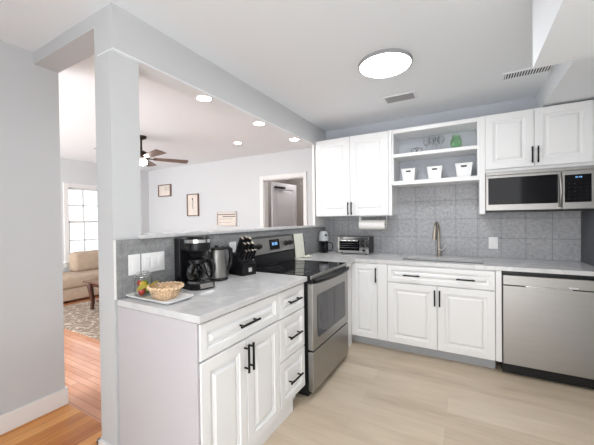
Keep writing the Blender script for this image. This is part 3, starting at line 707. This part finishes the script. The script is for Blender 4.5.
# kettle, handle towards +Y
kt = thing('electric_kettle', 'brushed steel electric kettle with black handle between coffee maker and knife block', 'kettle', (-1.56, 1.592, Z), radians(72), local=True)
build('power_base', G().lathe([(0, 0), (.078, 0), (.080, .008), (.070, .018), (0, .018)], (0, 0, 0), 40), M['blackp'], kt)
build('body', G().lathe([(0, .019), (.072, .019), (.073, .03), (.066, .12), (.060, .195), (.055, .212), (0, .212)], (0, 0, 0), 40), M['steel_h'], kt)
build('lid', G().lathe([(.056, .212), (.054, .222), (.03, .230), (.014, .231), (.013, .243), (0, .244)], (0, 0, 0), 32), M['blackp'], kt)
build('spout', G().prism([(-.055, .20), (-.085, .222), (-.084, .226), (-.05, .222)], 'y', -.018, .018), M['steel_h'], kt)
g = G(); g.tube([(.045, 0, .220), (.085, 0, .226), (.112, 0, .205), (.118, 0, .15), (.112, 0, .095), (.088, 0, .062), (.066, 0, .058)], [.014, .015, .016, .015, .014, .013, .012], 12); build('handle', g, M['blackp'], kt)

# knife block: tall at the back, low front face towards local +X
KBR = radians(-13)
kb = thing('knife_block', 'black wedge knife block with a small pale emblem left of the range', 'knife block', (-1.535, 1.842, Z), KBR, local=True)
build('block_body', G().prism([(-.0875, 0), (.0875, 0), (.0875, .085), (-.035, .172), (-.0875, .125)], 'y', -.065, .065), M['blackp'], kb, smooth=20)
build('emblem', G().box(.088, .0895, -.008, .022, .026, .056), M['badge'], kb)
TOPD = Vector((-.1225, 0, .087)).normalized(); TOPN = Vector((.087, 0, .1225)).normalized()
def knife(dy, u, ln, th, lab):
    """handle rising from the slanted top; u = distance up the slope from the front edge"""
    p = Vector((.0875, dy * 1.25, .085)) + TOPD * u + TOPN * .001
    k = thing('kitchen_knife', lab, 'knife', Matrix.Translation(kb.location) @ Matrix.Rotation(KBR, 4, 'Z') @ p, KBR, 'knives in the block', local=True)
    ax = (TOPN + Vector((0, 0, .22))).normalized(); rot = Matrix.Rotation(math.atan2(ax.x, ax.z), 3, 'Y')
    build('handle', G().obox(ax * (ln / 2 + .012), (th * 1.5, th, ln), rot, .004), M['blackp'], k)
    build('bolster', G().obox(ax * .0065, (th * 1.4, th * .8, .011), rot, .001), M['chrome'], k)
    build('end_cap', G().obox(ax * (ln + .0135), (th * 1.4, th * .85, .004), rot, .001), M['nickel'], k)
rows = [(-.030, .128, .115, .018, 'long black-handled knife in the top row of the block, coffee maker side'), (0, .132, .12, .018, 'long black-handled knife in the middle of the top row of the block'), (.030, .128, .11, .018, 'long black-handled knife in the top row of the block, range side'),
        (-.030, .085, .100, .016, 'shorter black-handled knife in the second row of the block, coffee maker side'), (0, .085, .100, .016, 'shorter black-handled knife in the middle of the second row'), (.030, .085, .100, .016, 'shorter black-handled knife in the second row of the block, range side'),
        (-.036, .035, .075, .012, 'steak knife in the lowest row, end slot on the coffee maker side'), (-.012, .035, .075, .012, 'steak knife in the lowest row, second slot from the coffee maker side'), (.012, .035, .075, .012, 'steak knife in the lowest row, second slot from the range side'), (.036, .035, .075, .012, 'steak knife in the lowest row, end slot on the range side')]
for a in rows: knife(a[0], a[1], a[2] * 1.12, a[3] * 1.25, a[4])

# ================================================================ COUNTER ITEMS, CORNER AND BACK
cb = thing('cutting_board', 'white upright board with black notched edge beside the range backguard', 'cutting board', (-1.63, 2.915, Z), local=True)
rb = Matrix.Rotation(radians(-6), 3, 'Y')
build('board', G().obox((.022, -.02, .133), (.012, .20, .262), rb, .003), M['cream'], cb)
g = G(); g.obox((.020, .088, .133), (.012, .014, .262), rb, .001)
for k in range(6): g.obox((.022 + (.03 + .04 * k - .13) * -.105, .097, .03 + .04 * k), (.012, .010, .024), rb, .003)
build('edge_strip', g, M['blackp'], cb)
g = G(); g.lathe([(0, .002), (.035, .002), (.048, .012), (.050, .018), (.046, .014), (.033, .007), (0, .006)], (0, 0, 0), 28); g.obox((.0, .06, .018), (.022, .055, .005), Matrix.Rotation(.15, 3, 'X'), .002)
sr = build('spoon_rest', g, M['cream'], loc=(0, 0, 0)); sr.location = (-1.525, 2.93, Z); sr.rotation_euler = (0, 0, radians(20)); tag(sr, 'small cream spoon rest at the foot of the white board', 'spoon rest')

bl = thing('blender', 'small grey-topped personal blender with dark jar in the corner beside the toaster oven', 'blender', (-1.57, 3.46, Z), local=True)
build('motor_head', G().lathe([(0, .27), (.034, .268), (.050, .25), (.058, .205), (.060, .150), (0, .150)], (0, 0, 0), 32), mat('pale_grey_plastic', rgb(196, 198, 202), .35), bl)
build('button', G().lathe([(0, 0), (.02, 0), (.018, .006), (0, .008)], (.040, -.028, .215), 20, axis=(.8, -.6, .1)), M['blackp'], bl)
build('jar', G().lathe([(0, .0), (.056, .0), (.058, .02), (.054, .150), (.051, .150), (.055, .02), (0, .004)], (0, 0, 0), 32), M['smoked'], bl)
build('blade_hub', G().cyl((0, 0, .01), (0, 0, .06), .02, .008), M['chrome'], bl)
g = G(); g.tube([(.045, .03, .12), (.085, .05, .125), (.10, .055, .08), (.09, .05, .03), (.048, .028, .025)], .007, 8); build('handle', g, M['blackp'], bl)

to = thing('toaster_oven', 'compact steel-fronted toaster oven with three knobs under the wall cabinet', 'toaster oven', (-1.185, 3.55, Z))
X0, X1, YF = -1.375, -.995, 3.45
build('body', G().box(X0, X1, YF, 3.67, Z + .012, Z + .205, .008), M['blackp'], to)
g = G(); g.plate((X0, -1.35, YF - .006, YF), (X0 + .001, X0 + .002, YF - .005, YF - .004), Z + .012, Z + .2); g.bm.clear()
g.box(X0, X1, YF - .008, YF, Z + .168, Z + .203, .002); g.box(X0, X1, YF - .008, YF, Z + .012, Z + .040, .002); g.box(X0, X0 + .02, YF - .008, YF, Z + .04, Z + .168); g.box(-1.105, X1, YF - .008, YF, Z + .04, Z + .168)
build('front_frame', g, M['chrome'], to)
dg = build('door', G().box(X0 + .02, -1.105, YF - .006, YF - .002, Z + .040, Z + .168), M['blackglass'], to)
g = G(); g.cyl((X0 + .03, YF - .03, Z + .160), (-1.115, YF - .03, Z + .160), .007, n=10); g.cyl((X0 + .04, YF - .03, Z + .160), (X0 + .04, YF - .005, Z + .160), .005, n=8); g.cyl((-1.125, YF - .03, Z + .160), (-1.125, YF - .005, Z + .160), .005, n=8)
build('handle', g, M['chrome'], dg)
g = G()
for k in range(3): g.cyl((X0 + .025, YF - .009, Z + .075 + .025 * k), (-1.11, YF - .009, Z + .075 + .025 * k), .003, n=6)
build('rack', g, M['chrome'], dg)
for k in range(3): build('knob', G().lathe([(0, 0), (.017, 0), (.015, .018), (0, .018)], (-1.05, YF - .008, Z + .050 + .055 * k), 20, axis=(0, -1, 0)), M['blackp'], to)
for xx in (X0 + .04, X1 - .04):
    for yy in (YF + .03, 3.63): build('foot', G().cyl((xx, yy, Z), (xx, yy, Z + .013), .012, n=12), M['blackp'], to)
# paper towel holder and roll
ph = thing('paper_towel_holder', 'white paper towel roll holder fixed under the wall cabinet', 'paper towel holder', (-.96, 3.50, 1.36))
g = G(); g.box(-1.125, -.80, 3.49, 3.51, 1.358, 1.366, .001); g.box(-1.100, -1.122, 3.485, 3.515, 1.24, 1.366, .002); g.box(-.803, -.797, 3.485, 3.515, 1.24, 1.366, .002); build('bracket', g, M['white'], ph)
g = G(); g.cyl((-1.13, 3.50, 1.262), (-.794, 3.50, 1.262), .009, n=12); build('rod', g, M['nickel'], ph)
pr = build('paper_towel_roll', G().lathe([(.018, -.15), (.054, -.15), (.056, -.146), (.056, .146), (.054, .15), (.018, .15), (.018, -.15)], (-.9625, 3.50, 1.262), 40, axis=(1, 0, 0)), M['paper']); tag(pr, 'white paper towel roll hanging under the left wall cabinet', 'paper towel')

# ================================================================ SHELF ITEMS
def bin_(x, y, label, sc=1):
    t = thing('storage_bin', label, 'storage bin', (x, y, 1.7355), 0, 'white bins on the lower shelf', local=True)
    b = bmesh.new(); w0, w1, d0, d1, h = .056, .072, .085, .10, .132; th = .003
    def ring(w, d, z): return [b.verts.new(p) for p in ((-w, -d, z), (w, -d, z), (w, d, z), (-w, d, z))]
    A_ = ring(w0, d0, 0); B_ = ring(w1, d1, h); C_ = ring(w1 + .003, d1 + .003, h); D_ = ring(w1 + .003, d1 + .003, h + .004); E_ = ring(w1 - th, d1 - th, h + .004); F_ = ring(w0 - th, d0 - th, .004)
    for P_, Q_ in ((A_, B_), (B_, C_), (C_, D_), (D_, E_), (E_, F_)):
        for k in range(4): b.faces.new((P_[k], P_[(k + 1) % 4], Q_[(k + 1) % 4], Q_[k]))
    b.faces.new(A_[::-1]); b.faces.new(F_); bmesh.ops.recalc_face_normals(b, faces=b.faces)
    g = G(); g._merge(b); build('bin_body', g, M['white'], t)
    f = .102 * 1.0; yy = -(d0 + (d1 - d0) * .80) - .0008
    build('handle_slot', G().prism(rrect(-.025, .025, .098, .113, .006), 'y', yy - .0015, yy + .002), M['ventdark'], t)
    return t
b0 = bin_(-.553, 3.545, 'white storage bin on the lower shelf, the one by the two-door cabinet')
dup(b0, (-.293, 3.545, 1.7355), label='white storage bin on the lower shelf, middle of the three')
dup(b0, (-.027, 3.545, 1.7355), label='white storage bin on the lower shelf, the one nearest the microwave', scale=(1.05, 1, 1.05))
# green glass vase
t = build('glass_vase', G().lathe([(0, 0), (.030, 0), (.044, .018), (.053, .045), (.055, .070), (.050, .098), (.040, .120), (.037, .130), (.043, .145), (.040, .145), (.034, .130), (.037, .120), (.047, .098), (.052, .070), (.050, .045), (.042, .021), (0, .010)], (0, 0, 0), 32), M['green'], loc=(0, 0, 0))
t.location = (-.095, 3.50, 2.0285); tag(t, 'rounded green glass vase on the upper open shelf', 'vase')
# stemmed glasses
def wineglass(x, y, label):
    t = thing('wine_glass', label, 'glass', (x, y, 2.0285), 0, 'stemmed glasses on the upper shelf', local=True)
    build('foot', G().lathe([(0, 0), (.032, 0), (.030, .003), (.006, .007), (0, .007)], (0, 0, 0), 28), M['glass'], t)
    build('stem', G().cyl((0, 0, .006), (0, 0, .075), .0035, n=10), M['glass'], t)
    build('bowl', G().lathe([(0, .072), (.02, .080), (.034, .105), (.036, .13), (.030, .165), (.028, .165), (.034, .13), (.032, .107), (.018, .084), (0, .076)], (0, 0, 0), 28), M['glass'], t)
    return t
g0 = wineglass(-.375, 3.53, 'clear stemmed glass on the upper shelf, the one nearest the wire holder')
dup(g0, (-.315, 3.47, 2.0285), label='clear stemmed glass on the upper shelf, front one of the cluster')
dup(g0, (-.285, 3.56, 2.0285), label='clear stemmed glass on the upper shelf, back one of the cluster')
dup(g0, (-.235, 3.50, 2.0285), label='clear stemmed glass on the upper shelf, nearest the green vase')
# wire holder
g = G()
for cx in (-.028, .028):
    g.tube([(cx + .026 * cos(a), 0, 0.031 + .026 * sin(a)) for a in [2 * pi * k / 20 for k in range(20)]], .0028, 6, closed=True)
g.tube([(-.02, 0, .05), (0, 0, .068), (.02, 0, .05)], .0025, 6); g.box(-.05, .05, -.02, .02, 0, .003)
o = build('napkin_holder', g, M['bronze'], loc=(0, 0, 0)); o.location = (-.47, 3.48, 2.0285); tag(o, 'small dark wire holder with two loops on the upper shelf', 'holder')

# ================================================================ LIVING ROOM
# sofa against the window wall, facing +X
s = thing('sofa', 'beige upholstered sofa below the living room window', 'sofa', (-6.0, 3.1, 0))
build('base', G().box(-6.32, -5.72, 1.75, 4.30, .03, .235, .03, 3), M['sofa'], s, smooth=40)
for y0, y1 in ((1.75, 3.30), (3.31, 4.30)): build('seat_cushion', G().box(-6.30, -5.70, y0, y1, .225, .445, .06, 4), M['sofa'], s, smooth=40)
build('backrest', G().box(-6.37, -6.26, 2.76, 4.30, .10, .62, .03, 3), M['sofa'], s, smooth=40)
for y0, y1 in ((2.69, 3.46), (3.48, 4.28)): build('back_cushion', G().box(-6.27, -6.04, y0, y1, .43, .80, .08, 4), M['sofa'], s, smooth=40)
for x in (-6.25, -5.78):
    for y in (1.82, 4.22): build('foot', G().cyl((x, y, 0), (x, y, .04), .025, n=12), M['wood_dark'], s)
# coffee table
ct = thing('coffee_table', 'dark wood coffee table with curved legs on the patterned rug', 'table', (-4.50, 2.75, .0115))
build('tabletop', G().box(-5.05, -4.0, 2.36, 3.0, .425, .452, .006), M['table_gloss'], ct)
build('apron', G().box(-4.98, -4.07, 2.43, 2.93, .36, .425, .002), M['wood_dark'], ct)
for x, y, sx, sy in ((-4.97, 2.44, -1, -1), (-4.08, 2.44, 1, -1), (-4.97, 2.92, -1, 1), (-4.08, 2.92, 1, 1)):
    build('leg', G().tube([(x, y, .42), (x + .012 * sx, y + .012 * sy, .36), (x, y, .24), (x - .012 * sx, y - .012 * sy, .12), (x - .004 * sx, y - .004 * sy, .05), (x - .004 * sx, y - .004 * sy, .0118)], [.036, .042, .034, .027, .024, .030], 10), M['wood_dark'], ct)
build('lower_shelf', G().box(-4.93, -4.12, 2.48, 2.88, .125, .143, .002), M['wood_dark'], ct)
tag(build('storage_box', G().box(-4.78, -4.35, 2.50, 2.80, .1435, .175, .004), M['bluegrey']), 'flat blue-grey box on the lower shelf of the coffee table', 'box')
tag(build('area_rug', G().box(-5.55, -3.05, 1.84, 3.70, .001, .011, .003), M['rug']), 'beige and brown patterned rug on the oak floor', 'rug')

# ceiling fan
fx, fy = -3.885, 2.57
f = thing('ceiling_fan', 'walnut-bladed ceiling fan with lit lamps in the living room', 'ceiling fan', (fx, fy, ZC))
build('canopy', G().lathe([(0, 0), (.07, 0), (.065, -.03), (.02, -.05), (0, -.05)], (fx, fy, ZC), 28), M['bronze'], f)
build('downrod', G().cyl((fx, fy, ZC - .04), (fx, fy, 2.30), .013, n=12), M['bronze'], f)
build('motor', G().lathe([(0, .09), (.03, .09), (.085, .06), (.105, .03), (.105, -.01), (.07, -.04), (0, -.045)], (fx, fy, 2.215), 32), M['bronze'], f)
for k in range(5):
    a = radians(60 - 72 * k); d = Vector((cos(a), sin(a), 0)); rot = Matrix.Rotation(a, 3, 'Z') @ Matrix.Rotation(radians(-11), 3, 'X')
    b = bmesh.new(); vs = [b.verts.new(rot @ Vector(p) + Vector((fx, fy, 2.20))) for p in ((.15, -.045, .003), (.60, -.068, .003), (.615, 0, .003), (.60, .068, .003), (.15, .045, .003), (.15, -.045, -.003), (.60, -.068, -.003), (.615, 0, -.003), (.60, .068, -.003), (.15, .045, -.003))]
    b.faces.new(vs[:5]); b.faces.new(vs[5:][::-1])
    for q in range(5): b.faces.new((vs[q], vs[5 + q], vs[5 + (q + 1) % 5], vs[(q + 1) % 5]))
    bmesh.ops.recalc_face_normals(b, faces=b.faces); g = G(); g._merge(b); bd = build('blade', g, M['blade'], f)
    build('blade_iron', G().obox(Vector((fx, fy, 2.197)) + d * .13, (.14, .03, .006), rot, .002), M['bronze'], bd)
build('lamp_shade', G().lathe([(0, -.045), (.060, -.046), (.075, -.062), (.066, -.092), (.035, -.108), (0, -.112)], (fx, fy, 2.215), 28), M['fanlamp'], f)

# pictures on the picture wall (y = 4.40)
def picture(x0, x1, z0, z1, fm, label, art, group='framed pictures on the living room wall'):
    t = thing('framed_picture', label, 'picture', ((x0 + x1) / 2, 4.40, (z0 + z1) / 2), 0, group)
    f_ = .016; g = G(); g.box(x0, x0 + f_, 4.362, 4.399, z0, z1); g.box(x1 - f_, x1, 4.362, 4.399, z0, z1); g.box(x0, x1, 4.362, 4.399, z0, z0 + f_); g.box(x0, x1, 4.362, 4.399, z1 - f_, z1)
    build('frame', g, fm, t); pn = build('print', G().box(x0 + f_, x1 - f_, 4.38, 4.396, z0 + f_, z1 - f_), M['artpaper'], t)
    g = G(); art(g); build('ink_marks', g, M['ink'], pn)
def art_a(g):
    for k in range(4): g.cyl((-5.80 + .05 * k, 4.3795, 2.0), (-5.78 + .05 * k, 4.3795, 2.10), .003, n=6)
def art_b(g):
    g.tube([(-4.93, 4.379, 1.58), (-4.94, 4.379, 1.66), (-4.92, 4.379, 1.74), (-4.95, 4.379, 1.78)], .006, 6); g.lathe([(0, -.03), (.02, 0), (0, .03)], (-4.94, 4.381, 1.78), 12)
def art_c(g):
    g.box(-4.24, -3.80, 4.378, 4.3805, 1.435, 1.452); g.box(-4.12, -3.80, 4.378, 4.3805, 1.395, 1.412); g.box(-4.22, -3.86, 4.378, 4.3805, 1.355, 1.360); g.box(-4.22, -3.90, 4.378, 4.3805, 1.29, 1.294)
picture(-6.02, -5.61, 1.875, 2.135, M['frame'], 'small brown-framed print nearest the ceiling fan', art_a)
picture(-5.10, -4.77, 1.430, 1.885, M['frame'], 'tall narrow brown-framed flower print, middle of the wall', art_b)
picture(-4.26, -3.775, 1.225, 1.495, M['frame_w'], 'whitewashed framed lettering print low beside the doorway', art_c)
g = G(); g.box(-6.385, DX0 - .08, 4.385, 4.40, 0, .11, .003); g.box(-6.40, -6.385, -.8, 4.385, 0, .11, .003)
struct('baseboard_living', g, M['trim'])
